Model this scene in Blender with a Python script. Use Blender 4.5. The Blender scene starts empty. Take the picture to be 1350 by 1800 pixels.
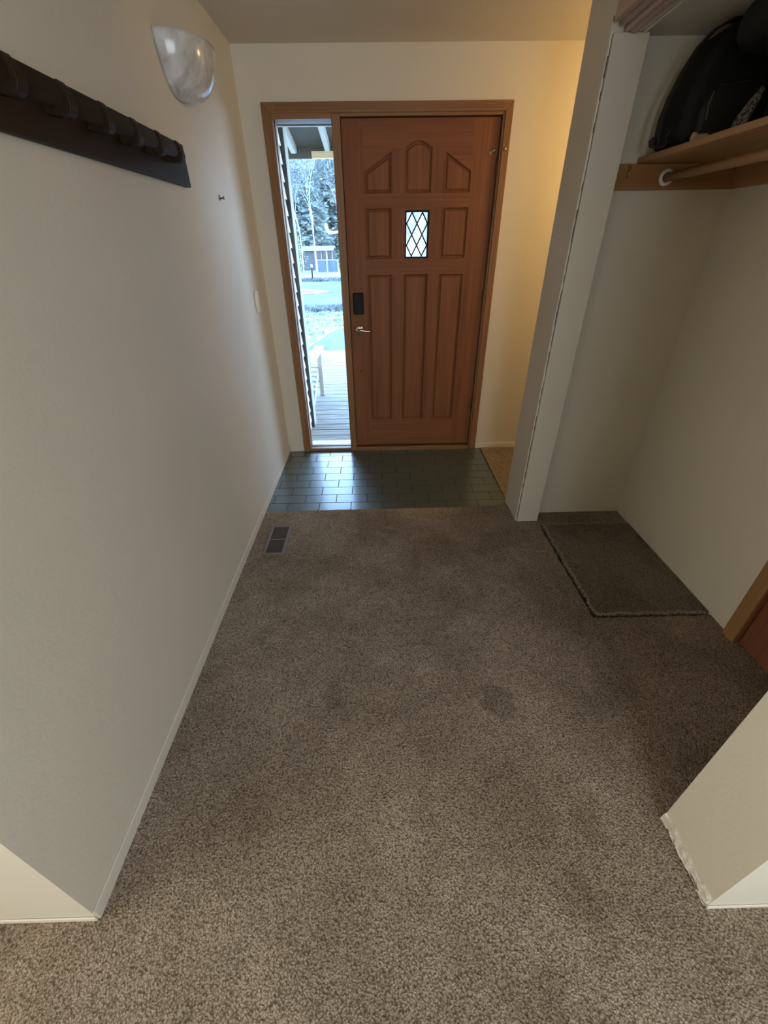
import bpy, math, random
from mathutils import Vector, Matrix
from mathutils.geometry import tessellate_polygon
random.seed(7)
S = bpy.context.scene
COL = S.collection
PI = math.pi

# ------------------------------------------------------------------ helpers
class MB:
    def __init__(s): s.v=[]; s.f=[]; s.m=[]
    def add(s, vs, fs, mi=0):
        o=len(s.v); s.v+= [tuple(map(float,p)) for p in vs]
        for f in fs: s.f.append([i+o for i in f]); s.m.append(mi)
        return s
    def box(s,x0,x1,y0,y1,z0,z1,mi=0):
        return s.add([(x0,y0,z0),(x1,y0,z0),(x1,y1,z0),(x0,y1,z0),(x0,y0,z1),(x1,y0,z1),(x1,y1,z1),(x0,y1,z1)],
            [(0,3,2,1),(4,5,6,7),(0,1,5,4),(1,2,6,5),(2,3,7,6),(3,0,4,7)],mi)
    def prism(s,pts,axis,a,b,mi=0):
        """2D polygon extruded along an axis from a to b ('x': pts=(y,z); 'y': pts=(x,z); 'z': pts=(x,y))"""
        def P(p,t):
            return {'x':(t,p[0],p[1]),'y':(p[0],t,p[1]),'z':(p[0],p[1],t)}[axis]
        n=len(pts)
        vs=[P(p,a) for p in pts]+[P(p,b) for p in pts]
        tri=tessellate_polygon([[Vector((p[0],p[1],0)) for p in pts]])
        fs=[tuple(t) for t in tri]+[tuple(i+n for i in reversed(t)) for t in tri]
        fs+=[(i,(i+1)%n,(i+1)%n+n,i+n) for i in range(n)]
        return s.add(vs,fs,mi)
    def tube(s,pts,r,seg=8,mi=0,caps=True):
        pts=[Vector(p) for p in pts]; n=len(pts)
        rs=r if isinstance(r,(list,tuple)) else [r]*n
        vs=[]; up=None
        for i,p in enumerate(pts):
            d=(pts[min(i+1,n-1)]-pts[max(i-1,0)]).normalized()
            if up is None:
                up=d.cross(Vector((0,0,1)))
                if up.length<.1: up=d.cross(Vector((1,0,0)))
            up=(up-d*up.dot(d)).normalized(); w=d.cross(up)
            for k in range(seg):
                a=2*PI*k/seg; vs.append(p+(up*math.cos(a)+w*math.sin(a))*rs[i])
        fs=[]
        for i in range(n-1):
            for k in range(seg):
                fs.append((i*seg+k,i*seg+(k+1)%seg,(i+1)*seg+(k+1)%seg,(i+1)*seg+k))
        if caps: fs+=[tuple(reversed(range(seg))),tuple(range((n-1)*seg,n*seg))]
        return s.add(vs,fs,mi)
    def ribbon(s,pts,wdir,w,t,mi=0):
        """flat strap along pts, width w along wdir, thickness t"""
        wd=Vector(wdir).normalized(); pts=[Vector(p) for p in pts]; n=len(pts); vs=[]
        for i,p in enumerate(pts):
            d=(pts[min(i+1,n-1)]-pts[max(i-1,0)]).normalized(); nn=d.cross(wd).normalized()
            for a,b in ((-1,-1),(1,-1),(1,1),(-1,1)): vs.append(p+wd*a*w/2+nn*b*t/2)
        fs=[(0,3,2,1),tuple((n-1)*4+k for k in range(4))]
        for i in range(n-1):
            for k in range(4): fs.append((i*4+k,i*4+(k+1)%4,(i+1)*4+(k+1)%4,(i+1)*4+k))
        return s.add(vs,fs,mi)
    def lathe(s,prof,c,axis='z',seg=24,mi=0):
        """profile [(r,t)] turned about an axis through c"""
        vs=[]
        for r,t in prof:
            for k in range(seg):
                a=2*PI*k/seg; u,w=r*math.cos(a),r*math.sin(a)
                vs.append({'z':(c[0]+u,c[1]+w,c[2]+t),'y':(c[0]+u,c[1]+t,c[2]+w),'x':(c[0]+t,c[1]+u,c[2]+w)}[axis])
        fs=[]
        for i in range(len(prof)-1):
            for k in range(seg): fs.append((i*seg+k,i*seg+(k+1)%seg,(i+1)*seg+(k+1)%seg,(i+1)*seg+k))
        fs+=[tuple(reversed(range(seg))),tuple(range((len(prof)-1)*seg,len(prof)*seg))]
        return s.add(vs,fs,mi)
    def build(s,name,mats,parent=None,bevel=0,smooth=False,segs=2,subsurf=0,solid=0):
        if not isinstance(mats,(list,tuple)): mats=[mats]
        xs=[p[0] for p in s.v]; ys=[p[1] for p in s.v]; zs=[p[2] for p in s.v]
        o=Vector(((min(xs)+max(xs))/2,(min(ys)+max(ys))/2,min(zs)))
        me=bpy.data.meshes.new(name)
        me.from_pydata([tuple(Vector(p)-o) for p in s.v],[],s.f)
        for m in mats: me.materials.append(m)
        for p,mi in zip(me.polygons,s.m): p.material_index=mi; p.use_smooth=smooth
        me.validate()
        import bmesh
        bm=bmesh.new(); bm.from_mesh(me); bmesh.ops.recalc_face_normals(bm,faces=bm.faces); bm.to_mesh(me); bm.free()
        ob=bpy.data.objects.new(name,me); COL.objects.link(ob)
        if parent:
            w=Vector(parent.location); q=parent.parent
            while q: w+=Vector(q.location); q=q.parent
            ob.parent=parent; ob.location=o-w
        else: ob.location=o
        if solid:
            md=ob.modifiers.new('solid','SOLIDIFY'); md.thickness=solid; md.offset=-1
        if subsurf:
            md=ob.modifiers.new('sub','SUBSURF'); md.levels=md.render_levels=subsurf
        if bevel:
            md=ob.modifiers.new('bev','BEVEL'); md.width=bevel; md.segments=segs; md.limit_method='ANGLE'; md.angle_limit=.6
        return ob

def tag(o,label=None,cat=None,group=None,kind=None):
    if label: o['label']=label
    if cat: o['category']=cat
    if group: o['group']=group
    if kind: o['kind']=kind
    return o
def empty(name,loc,label,cat,group=None,kind=None):
    o=bpy.data.objects.new(name,None); COL.objects.link(o); o.location=loc; o.empty_display_size=.05
    return tag(o,label,cat,group,kind)
def dup(root,loc,rz=0,sc=None,label=None,group=None):
    r=root.copy(); COL.objects.link(r); r.location=loc; r.rotation_euler=(0,0,rz)
    if sc: r.scale=(sc,sc,sc)
    if label: r['label']=label
    if group: r['group']=group
    for ch in list(root.children):
        c=ch.copy(); COL.objects.link(c); c.parent=r
        for g in list(ch.children):
            d=g.copy(); COL.objects.link(d); d.parent=c
    return r
def arc(c,r,a0,a1,n,plane='xz'):
    out=[]
    for i in range(n+1):
        a=a0+(a1-a0)*i/n; u,w=r*math.cos(a),r*math.sin(a)
        out.append({'xz':(c[0]+u,c[1],c[2]+w),'xy':(c[0]+u,c[1]+w,c[2]),'yz':(c[0],c[1]+u,c[2]+w)}[plane])
    return out

# ------------------------------------------------------------------ materials
class N:
    def __init__(s,name):
        s.m=bpy.data.materials.new(name); s.m.use_nodes=True; s.t=s.m.node_tree; s.t.nodes.clear()
        s.out=s.n('ShaderNodeOutputMaterial')
    def n(s,t,**k):
        x=s.t.nodes.new(t)
        for a,b in k.items():
            if hasattr(x,a): setattr(x,a,b)
            else: x.inputs[a].default_value=b
        return x
    def l(s,a,b): s.t.links.new(a,b)
    def coord(s,scale=(1,1,1),rot=(0,0,0)):
        c=s.n('ShaderNodeNewGeometry'); mp=s.n('ShaderNodeMapping'); mp.inputs['Scale'].default_value=scale; mp.inputs['Rotation'].default_value=rot
        s.l(c.outputs['Position'],mp.inputs['Vector']); return mp.outputs['Vector']
    def noise(s,vec,scale,detail=4,rough=.5,dist=0):
        x=s.n('ShaderNodeTexNoise'); x.inputs['Scale'].default_value=scale; x.inputs['Detail'].default_value=detail
        x.inputs['Roughness'].default_value=rough; x.inputs['Distortion'].default_value=dist
        s.l(vec,x.inputs['Vector']); return x.outputs['Fac']
    def ramp(s,fac,stops):
        r=s.n('ShaderNodeValToRGB'); e=r.color_ramp.elements
        while len(e)<len(stops): e.new(.5)
        for x,(p,c) in zip(e,stops): x.position=p; x.color=(*c,1) if len(c)==3 else c
        s.l(fac,r.inputs['Fac']); return r.outputs['Color']
    def mix(s,fac,a,b,mode='MIX'):
        x=s.n('ShaderNodeMix',data_type='RGBA',blend_type=mode)
        for i,v in ((0,fac),(6,a),(7,b)):
            if isinstance(v,(int,float)): x.inputs[i].default_value=v
            elif isinstance(v,tuple): x.inputs[i].default_value=(*v,1)
            else: s.l(v,x.inputs[i])
        return x.outputs[2]
    def math(s,op,a,b=None):
        x=s.n('ShaderNodeMath',operation=op)
        for i,v in enumerate((a,b)):
            if v is None: continue
            if isinstance(v,(int,float)): x.inputs[i].default_value=v
            else: s.l(v,x.inputs[i])
        return x.outputs[0]
    def bsdf(s,color,rough=.6,bump=None,dist=.002,strength=1,metal=0,spec=.5,**k):
        b=s.n('ShaderNodeBsdfPrincipled')
        if isinstance(color,tuple): b.inputs['Base Color'].default_value=(*color,1)
        else: s.l(color,b.inputs['Base Color'])
        if isinstance(rough,(int,float)): b.inputs['Roughness'].default_value=rough
        else: s.l(rough,b.inputs['Roughness'])
        b.inputs['Metallic'].default_value=metal; b.inputs['Specular IOR Level'].default_value=spec
        for a,v in k.items(): b.inputs[a].default_value=v
        if bump is not None:
            u=s.n('ShaderNodeBump'); u.inputs['Distance'].default_value=dist; u.inputs['Strength'].default_value=strength
            s.l(bump,u.inputs['Height']); s.l(u.outputs[0],b.inputs['Normal'])
        s.l(b.outputs[0],s.out.inputs[0]); return b

def paint(name,c,rough=.55,var=.04,bs=60,dist=.0015):
    n=N(name); v=n.coord(); a=n.noise(v,2.2,3); col=n.ramp(a,[(.3,tuple(x*(1-var) for x in c)),(.7,c)])
    b=n.noise(v,bs,3,.6); n.bsdf(col,rough,b,dist,.5,spec=.35); return n.m
def wood(name,c1,c2,axis='z',rough=.45,sc=1,spec=.4):
    n=N(name); k={'x':(2*sc,60*sc,60*sc),'y':(60*sc,2*sc,60*sc),'z':(60*sc,60*sc,2*sc)}[axis]
    g=n.noise(n.coord(k),1,4,.6,.6); k2={'x':(.8,12,12),'y':(12,.8,12),'z':(12,12,.8)}[axis]
    h=n.noise(n.coord(k2),1,2,.5); f=n.math('ADD',n.math('MULTIPLY',g,.55),n.math('MULTIPLY',h,.45))
    col=n.ramp(f,[(.3,c1),(.68,c2)]); n.bsdf(col,rough,g,.0006,.5,spec=spec); return n.m
def plain(name,c,rough=.5,metal=0,spec=.5,var=.1,sc=20):
    n=N(name); a=n.noise(n.coord(),sc,3); col=n.ramp(a,[(.3,tuple(x*(1-var) for x in c)),(.7,c)])
    n.bsdf(col,rough,a,.0005,.2,metal=metal,spec=spec); return n.m

WALL=paint('wall_paint',(.665,.61,.505),.5)
CEIL=paint('ceiling_paint',(.66,.61,.52),.75,.05,110,.004)
TRIMP=paint('jamb_paint',(.66,.60,.49),.45)
BASE=paint('baseboard_paint',(.70,.65,.55),.5)
CASE_V=wood('casing_wood_v',(.17,.075,.028),(.30,.15,.06),'z',.4)
CASE_H=wood('casing_wood_h',(.17,.075,.028),(.30,.15,.06),'x',.4)
DOOR_V=wood('door_wood_v',(.155,.058,.024),(.26,.108,.047),'z',.5,1,.18)
DOOR_H=wood('door_wood_h',(.155,.058,.024),(.26,.108,.047),'x',.5,1,.18)
DARKW=wood('dark_stained_wood',(.010,.005,.0025),(.034,.018,.010),'y',.5,1,.15)
SHELFW=wood('shelf_wood',(.30,.15,.06),(.42,.23,.10),'y',.45)
SHELFX=wood('cleat_wood',(.27,.13,.045),(.36,.19,.075),'x',.45)
RODW=wood('rod_wood',(.30,.17,.075),(.40,.24,.11),'y',.45)
TRACKW=wood('track_wood',(.36,.26,.20),(.52,.40,.32),'y',.5)
REDD=wood('red_door_wood',(.15,.05,.025),(.24,.09,.045),'z',.4)
BLACK=plain('black_plastic',(.010,.011,.014),.4,0,.12)
BLACKM=plain('black_metal',(.012,.012,.012),.5,0,.15)
HOLE=plain('dark_hole',(.01,.008,.006),.8)
NICKEL=plain('satin_nickel',(.62,.54,.44),.28,1)
BRASS=plain('aged_brass',(.55,.38,.20),.35,1)
BRONZE=plain('hinge_bronze',(.10,.055,.03),.45,.7)
VENTM=plain('vent_metal',(.20,.165,.16),.42,.2)
VENTD=plain('vent_slats',(.075,.062,.058),.5,.2)
ALMOND=plain('switch_plastic',(.82,.78,.68),.3)
WHITEP=plain('white_plastic',(.75,.72,.68),.4)
WHITEX=paint('white_exterior_paint',(.82,.80,.76),.5)
SIDING=paint('siding_paint',(.80,.78,.74),.6)
CORNERX=paint('corner_board_paint',(.40,.40,.38),.6)
SHADEX=paint('painted_corner_shade',(.03,.033,.036),.7)
ROOFX=paint('porch_roof_paint',(.075,.068,.05),.7)
RAFTX=paint('rafter_paint',(.42,.42,.40),.6)
BEAMX=wood('beam_wood',(.62,.42,.22),(.80,.60,.36),'x',.6)
BAG=plain('black_bag_fabric',(.010,.010,.011),.75,0,.3,.3,80)
BAGP=plain('black_bag_panel',(.018,.016,.014),.6,0,.4,.3,80)
STRAP=plain('black_webbing',(.012,.008,.009),.55,0,.4)
OLIVE=plain('olive_fabric',(.10,.085,.05),.8,0,.2,.3,60)
TAN=plain('tan_leather',(.34,.22,.15),.6,0,.3,.3,60)
CHAIRW=paint('chair_paint',(.52,.49,.44),.55)

# carpet
def carpet(name,c_dark,c_mid,c_light,stains=True,bd=.009):
    n=N(name); v=n.coord()
    f1=n.noise(v,165,2,.65,.4)
    vor=n.n('ShaderNodeTexVoronoi'); vor.inputs['Scale'].default_value=195; n.l(v,vor.inputs['Vector'])
    tuft=n.math('SUBTRACT',1.0,vor.outputs['Distance'])
    f=n.math('ADD',n.math('MULTIPLY',f1,.65),n.math('MULTIPLY',tuft,.35))
    col=n.ramp(f,[(.34,c_dark),(.50,c_mid),(.66,c_light)])
    big=n.noise(v,2.6,4,.55,.3); mot=n.ramp(big,[(.34,(.74,.72,.69)),(.60,(1.06,1.06,1.06))])
    col=n.mix(1,col,mot,'MULTIPLY')
    med=n.noise(v,14,3,.6); col=n.mix(1,col,n.ramp(med,[(.3,(.9,.9,.9)),(.7,(1.08,1.08,1.08))]),'MULTIPLY')
    if stains:
        for (sx,sy,ra,rb,rot,k) in ((.30,1.85,.22,.16,.3,.90),(.445,.915,.068,.095,.5,.68),(-.2,.95,.035,.06,.2,.84),(.5,.35,.07,.06,.0,.84),(.38,.18,.05,.05,0,.82),
                                    (.75,1.95,.16,.10,.3,.86),(.62,.55,.09,.05,1.0,.88),(.05,2.05,.05,.03,0,.86)):
            mp=n.n('ShaderNodeMapping',vector_type='TEXTURE'); mp.inputs['Location'].default_value=(sx,sy,0); mp.inputs['Rotation'].default_value=(0,0,rot); mp.inputs['Scale'].default_value=(ra,rb,1)
            w=n.n('ShaderNodeVectorMath',operation='ADD'); 
            nz=n.n('ShaderNodeTexNoise'); nz.inputs['Scale'].default_value=14; n.l(v,nz.inputs['Vector'])
            sc=n.n('ShaderNodeVectorMath',operation='MULTIPLY_ADD'); n.l(nz.outputs['Color'],sc.inputs[0]); sc.inputs[1].default_value=(.09,.09,0); sc.inputs[2].default_value=(-.045,-.045,0)
            n.l(v,w.inputs[0]); n.l(sc.outputs[0],w.inputs[1]); n.l(w.outputs[0],mp.inputs['Vector'])
            ln=n.n('ShaderNodeVectorMath',operation='LENGTH'); n.l(mp.outputs[0],ln.inputs[0])
            col=n.mix(1,col,n.ramp(ln.outputs['Value'],[(.75,(k,k*.985,k*.96)),(1.0,(1,1,1))]),'MULTIPLY')
    n.bsdf(col,.95,f,bd,1,spec=.12); return n.m
CARPET=carpet('carpet_frieze',(.135,.100,.071),(.29,.231,.170),(.465,.385,.300))
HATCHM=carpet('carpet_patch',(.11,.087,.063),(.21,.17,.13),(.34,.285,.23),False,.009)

# tile
def tile_mat():
    n=N('green_glazed_tile'); v=n.coord(); a=n.noise(v,9,4,.6); b=n.noise(n.coord((40,160,1)),1,3,.5)
    col=n.ramp(a,[(.3,(.040,.068,.062)),(.7,(.052,.084,.074))])
    r=n.ramp(b,[(.3,(.36,.36,.36)),(.75,(.46,.46,.46))])
    n.bsdf(col,r,spec=1.0,**{'Coat Weight':.75,'Coat Roughness':.17,'Coat IOR':1.6}); return n.m
TILE=tile_mat()
GROUT=plain('tile_grout',(.055,.065,.058),.8,0,.2)

def glass_mat(name,tint=(1,1,1),refl=.08,frost=0):
    n=N(name); tr=n.n('ShaderNodeBsdfTransparent'); tr.inputs[0].default_value=(*tint,1)
    g=n.n('ShaderNodeBsdfGlossy'); g.inputs['Roughness'].default_value=.02
    fr=n.n('ShaderNodeFresnel'); fr.inputs[0].default_value=1.45
    mx=n.n('ShaderNodeMixShader'); n.l(fr.outputs[0],mx.inputs[0]); n.l(tr.outputs[0],mx.inputs[1]); n.l(g.outputs[0],mx.inputs[2])
    o=mx.outputs[0]
    if frost:
        t=n.n('ShaderNodeBsdfTranslucent'); nz=n.noise(n.coord((25,25,12)),1,3,.6); c=n.ramp(nz,[(.35,(.72,.75,.8)),(.55,(.97,.97,.97))]); n.l(c,t.inputs[0])
        m2=n.n('ShaderNodeMixShader'); m2.inputs[0].default_value=frost; n.l(o,m2.inputs[1]); n.l(t.outputs[0],m2.inputs[2]); o=m2.outputs[0]
    n.l(o,n.out.inputs[0]); return n.m
GLASS=glass_mat('clear_glass',(.96,.98,.98))
FROST=glass_mat('textured_glass',(.95,.97,1),.08,.55)

def alabaster():
    n=N('alabaster_glass'); v=n.coord((9,9,5)); a=n.noise(v,1.3,4,.6,1.2)
    col=n.ramp(a,[(.32,(.42,.39,.34)),(.5,(.56,.54,.52)),(.68,(.70,.69,.70))])
    b=n.bsdf(col,.16,a,.002,.3,spec=.6); b.inputs['Subsurface Weight'].default_value=.15; b.inputs['Subsurface Radius'].default_value=(.02,.02,.02)
    return n.m
ALAB=alabaster()

# outdoor materials
def ground_mat(name,c1,c2,sc,dist=.03,rough=.9,sc2=None):
    n=N(name); v=n.coord(); a=n.noise(v,sc,5,.65); b=n.noise(v,sc2 or sc*.12,3)
    f=n.math('ADD',n.math('MULTIPLY',a,.6),n.math('MULTIPLY',b,.4)); col=n.ramp(f,[(.38,c1),(.60,c2)])
    n.bsdf(col,rough,a,dist,.6,spec=.2); return n.m
GRASS=ground_mat('frosted_grass',(.10,.14,.09),(.34,.38,.31),9)
ASPH=ground_mat('asphalt',(.07,.09,.115),(.125,.15,.185),3,.01)
GRAVEL=ground_mat('leaf_litter',(.12,.07,.05),(.25,.17,.13),12)
DECKM=N('weathered_deck_boards')
_v=DECKM.coord((3,45,3)); _a=DECKM.noise(_v,1,4,.6,.4)
_c=DECKM.ramp(_a,[(.3,(.15,.13,.11)),(.65,(.33,.305,.275))]); DECKM.bsdf(_c,.75,_a,.002,.6,spec=.25); DECKM=DECKM.m
def leafm(name,c1,c2):
    n=N(name); a=n.noise(n.coord(),3.5,3); col=n.ramp(a,[(.35,c1),(.65,c2)])
    b=n.n('ShaderNodeBsdfDiffuse'); t=n.n('ShaderNodeBsdfTranslucent'); n.l(col,b.inputs[0]); n.l(col,t.inputs[0])
    m=n.n('ShaderNodeMixShader'); m.inputs[0].default_value=.35; n.l(b.outputs[0],m.inputs[1]); n.l(t.outputs[0],m.inputs[2]); n.l(m.outputs[0],n.out.inputs[0]); return n.m
LEAF1=leafm('spruce_needles',(.15,.20,.20),(.38,.45,.44))
LEAF2=leafm('pine_needles',(.14,.20,.13),(.40,.46,.34))
LEAF3=leafm('frosted_twigs',(.15,.19,.21),(.36,.40,.42))
BARK=ground_mat('bark',(.20,.18,.16),(.50,.48,.46),14,.02)
BIRCH=ground_mat('pale_bark',(.22,.22,.22),(.42,.43,.45),5,.01)
PEACH=ground_mat('painted_sun_bark',(.75,.50,.28),(.95,.78,.55),6,.01)  # sunlight on the bright limb is put into this bark colour
BLUEF=plain('blue_fence_paint',(.085,.12,.19),.7,0,.2)
SHEDW=plain('shed_wall_paint',(.09,.095,.12),.7,0,.2)
SHEDR=plain('shed_roof_frost',(.30,.33,.36),.7,0,.2)
SHEDG=plain('shed_window_glass',(.07,.05,.06),.2)

# ------------------------------------------------------------------ room shell
XL=-.761; XR=.838; YD=3.252; ZC=2.392
Y0=-1.9   # back of the room behind
def struct(name,mb,mat,label,cat,parent=None,**k):
    o=mb.build(name,mat,parent,**k)
    if parent is None: tag(o,label,cat,None,'structure')
    return o
# left hall wall + return of the opening
b=MB(); b.box(XL-.13,XL,.336,3.40,-.02,ZC)
b.box(-3.0,XL-.13,.336,.466,-.02,ZC)
struct('wall_left',b,WALL,'long cream hallway wall on the left with the dark hook rail','wall')
# far wall with openings (casing outer)
WT=.16
b=MB(); b.prism([(XL,-.02),(-.60,-.02),(-.60,2.135),(.80,2.135),(.80,-.02),(4.0,-.02),(4.0,ZC),(XL,ZC)],'y',YD,YD+WT)
struct('wall_far',b,WALL,'cream end wall around the front door and its sidelight','wall')
# right: far stub, header, pier, closet walls
b=MB(); b.box(.852,.985,2.142,2.375,-.02,ZC)
struct('wall_right',b,WALL,'painted wall end between the closet nook and the side passage','wall')
b=MB(); b.box(.852,.985,.523,2.142,2.135,ZC)
struct('wall_header',b,WALL,'painted header above the closet opening','wall')
b=MB(); b.box(.985,1.66,2.22,2.34,-.02,ZC); b.box(1.66,4.0,2.22,2.34,-.02,ZC)
struct('wall_closet_end',b,WALL,'cream closet end wall below the brown cleat','wall')
b=MB(); b.box(1.54,1.66,1.20,2.22,-.02,ZC); b.box(1.54,1.66,.44,1.20,2.05,ZC); b.box(1.54,1.66,.44,.50,-.02,2.05)
struct('wall_closet_back',b,WALL,'cream back wall of the closet nook','wall')
b=MB(); b.box(XR,XR+.138,.324,.523,-.02,ZC); b.box(XR+.138,3.0,.324,.44,-.02,ZC)
struct('wall_pier',b,WALL,'painted wall end at the near right with battered lower edge','wall')
b=MB(); b.box(3.9,4.02,2.34,3.252,-.02,ZC)
struct('wall_passage',b,WALL,'end wall of the side passage','wall')
# camera room
b=MB(); b.box(-3.1,-3.0,Y0,-1.62,-.02,ZC); b.box(-3.1,-3.0,-.08,.466,-.02,ZC); b.box(-3.1,-3.0,-1.62,-.08,-.02,.68); b.box(-3.1,-3.0,-1.62,-.08,2.02,ZC); struct('wall_room_left',b,WALL,'left wall of the room behind the viewpoint','wall')
b=MB(); b.box(3.0,3.1,Y0,.44,-.02,ZC); struct('wall_room_right',b,WALL,'right wall of the room behind the viewpoint','wall')
b=MB(); b.box(-3.1,-.15,Y0-.12,Y0,-.02,ZC); b.box(2.10,3.1,Y0-.12,Y0,-.02,ZC); b.box(-.15,2.10,Y0-.12,Y0,-.02,.65); b.box(-.15,2.10,Y0-.12,Y0,2.05,ZC)
struct('wall_room_back',b,WALL,'back wall of the room behind the viewpoint with a wide window opening','wall')
b=MB(); b.box(-.17,2.12,Y0-.10,Y0-.07,.63,2.07); struct('sky_block_back',b,WHITEP,'added white panel blocking sky light at the window opening behind the viewpoint','window')  # opaque panel added to block sky light; lamp in front stands in for daylight
b=MB(); b.box(-3.09,-3.06,-1.64,-.06,.66,2.04); struct('sky_block_left',b,WHITEP,'added white panel blocking sky light at the left window opening behind the viewpoint','window')  # same added blocker for the side opening, with its area lamp in front
# ceilings
b=MB(); b.box(-3.1,4.02,Y0-.12,YD+WT,ZC,ZC+.12)
struct('ceiling',b,CEIL,'textured cream hallway ceiling','ceiling')
b=MB(); b.box(.985,1.54,.44,2.22,2.112,2.14)
struct('ceiling_closet',b,CEIL,'low shaded ceiling inside the closet nook','ceiling')
# subfloor and carpet
b=MB(); b.box(-3.1,4.02,Y0-.12,YD+WT,-.12,-.03)
struct('floor_base',b,HOLE,'dark subfloor under the carpet and tiles','floor')
def ragged(a,c,n,amp,seed):
    rnd=random.Random(seed); a=Vector(a); c=Vector(c); d=(c-a); pr=Vector((-d.y,d.x)).normalized(); out=[]
    for i in range(n+1):
        t=i/n; o=0 if i in(0,n) else rnd.uniform(-amp,amp)
        out.append(tuple(a+d*t+pr*o))
    return out
T0,T1,TY=-.761,.857,2.302
HX0,HX1,HY0,HY1=.985,1.54,1.322,2.082
b=MB(); TOPZ=.004
def slab(pts): b.prism(pts,'z',-.03,TOPZ)
edge=ragged((XL,TY-.004),(T1,TY+.002),60,.0022,3)
slab([(XL,1.2)]+edge+[(T1,1.2)])                     # hall, in front of tiles
slab([(T1,HY1)]+[(T1,2.302)]+[(.985,2.302),(1.54,2.302),(1.54,HY1)])
slab(ragged((T1+.002,2.302),(.872,YD),40,.002,5)+[(4.0,YD),(4.0,2.302)])
slab([(T1,1.2)]+[(T1,HY1)]+ragged((HX0,HY1),(HX0,HY0),36,.004,8)+[(HX0,1.2)])
slab([(HX0,.3)]+[(HX0,HY0)]+ragged((HX0,HY0),(HX1,HY0),30,.003,9)[1:]+[(HX1+.12,HY0),(HX1+.12,.3)])
slab([(XL,.3),(XL,1.2),(HX0,1.2),(HX0,.3)])
slab([(-3.0,Y0),(-3.0,.336),(XL,.336),(XL,.3),(3.0,.3),(3.0,Y0)])
struct('floor',b,CARPET,'worn taupe frieze carpet covering the hallway floor','floor')
# carpet hatch panel lying in its recess
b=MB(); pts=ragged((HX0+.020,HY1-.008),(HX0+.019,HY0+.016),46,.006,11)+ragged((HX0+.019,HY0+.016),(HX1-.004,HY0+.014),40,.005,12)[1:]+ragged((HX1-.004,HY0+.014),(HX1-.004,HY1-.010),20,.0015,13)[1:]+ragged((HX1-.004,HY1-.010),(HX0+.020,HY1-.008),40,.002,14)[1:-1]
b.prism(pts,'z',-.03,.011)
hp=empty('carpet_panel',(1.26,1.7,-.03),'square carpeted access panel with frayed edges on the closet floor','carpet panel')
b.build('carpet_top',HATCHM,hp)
# frayed yarns along the panel rim
b=MB(); rnd=random.Random(5)
for i in range(len(pts)-1):
    p=Vector(pts[i]); q=Vector(pts[i+1])
    if p.x>1.52: continue
    for k in range(9 if (p.x<1.03 or p.y<1.36) else 3):
        t=rnd.random(); o=p.lerp(q,t); a=rnd.uniform(0,2*PI); L=rnd.uniform(.006,.016)
        b.tube([(o.x,o.y,.009),(o.x+math.cos(a)*L*.5,o.y+math.sin(a)*L*.5,.015),(o.x+math.cos(a)*L,o.y+math.sin(a)*L,.010)],.0011,4)
FRAY=plain('carpet_backing_yarn',(.36,.30,.24),.9,0,.1)
tag(b.build('frayed_yarn',FRAY,hp),kind='stuff')

# tiles
b=MB(); b.box(T0,T1+.01,TY-.02,YD,-.03,-.0026)
struct('floor_grout',b,GROUT,'grout bed between the green entry tiles','floor')
b=MB(); PX,PY,G=.2145,.1065,.0054
for r in range(9):
    y1=YD-PY*r-G/2; y0=YD-PY*(r+1)+G/2
    y0=max(y0,TY-.015)
    off=-.625 if r%2==0 else -.516
    x=off-PX*3
    while x<T1:
        a=max(x+G/2,T0+.001); c=min(x+PX-G/2,T1-.0005)
        if c-a>.012: b.box(a,c,y0,y1,-.02,-.0012+random.uniform(-.0003,.0003))
        x+=PX
struct('floor_tiles',b,TILE,'dark green glazed brick-pattern entry tiles by the front door','floor')

# baseboards
def bb(name,mb,label,mat=BASE): return struct(name,mb,mat,label,'baseboard',bevel=.003)
b=MB(); b.box(XL,XL+.006,.336,3.243,0,.050); bb('baseboard_left',b,'low painted baseboard along the left hallway wall')
b=MB(); b.box(XL+.009,-.637,YD-.010,YD,0,.055); bb('baseboard_far',b,'short painted baseboard left of the sidelight')
b=MB(); b.box(.822,3.9,YD-.010,YD,0,.045); bb('baseboard_passage',b,'painted baseboard of the side passage right of the door')
b=MB(); b.box(-3.0,XL,.331,.336,0,.022); bb('baseboard_room_left',b,'painted baseboard under the bright left wall return')
# pier baseboard with torn lower edge
n=N('chipped_paint'); _v=n.coord((25,25,60)); _a=n.noise(_v,1,4,.7,.5); _z=n.n('ShaderNodeSeparateXYZ'); n.l(n.coord(),_z.inputs[0])
_m=n.math('ADD',_a,n.math('MULTIPLY',_z.outputs[2],-4.0)); _c=n.ramp(_m,[(.36,(.62,.57,.47)),(.42,(.84,.80,.72)),(.47,(.80,.76,.66)),(.50,(.14,.11,.09))])
n.bsdf(_c,.7,_a,.006,1); CHIP=n.m
b=MB(); pr=[]; rnd=random.Random(4)
for i in range(41):
    y=.327+.196*i/40; pr.append((y,.050+.005*math.sin(i*.45)+rnd.uniform(-.001,.001)))
for i in range(40):
    y=.327+.196*i/40; y2=.327+.196*(i+1)/40
    d0=.0045+.0018*math.sin(i*.31+1)+.0008*math.sin(i*1.3); 
    b.add([(XR,y,.006),(XR-d0-.002,y,.010),(XR-d0,y,pr[i][1]-.012),(XR,y,pr[i][1]),(XR,y2,.006),(XR-d0-.002,y2,.010),(XR-d0,y2,pr[i+1][1]-.012),(XR,y2,pr[i+1][1])],[(0,1,5,4),(1,2,6,5),(2,3,7,6),(0,3,2,1),(4,5,6,7)])
struct('baseboard_pier',b,CHIP,'chipped and torn baseboard at the foot of the near right wall end','baseboard')
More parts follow.
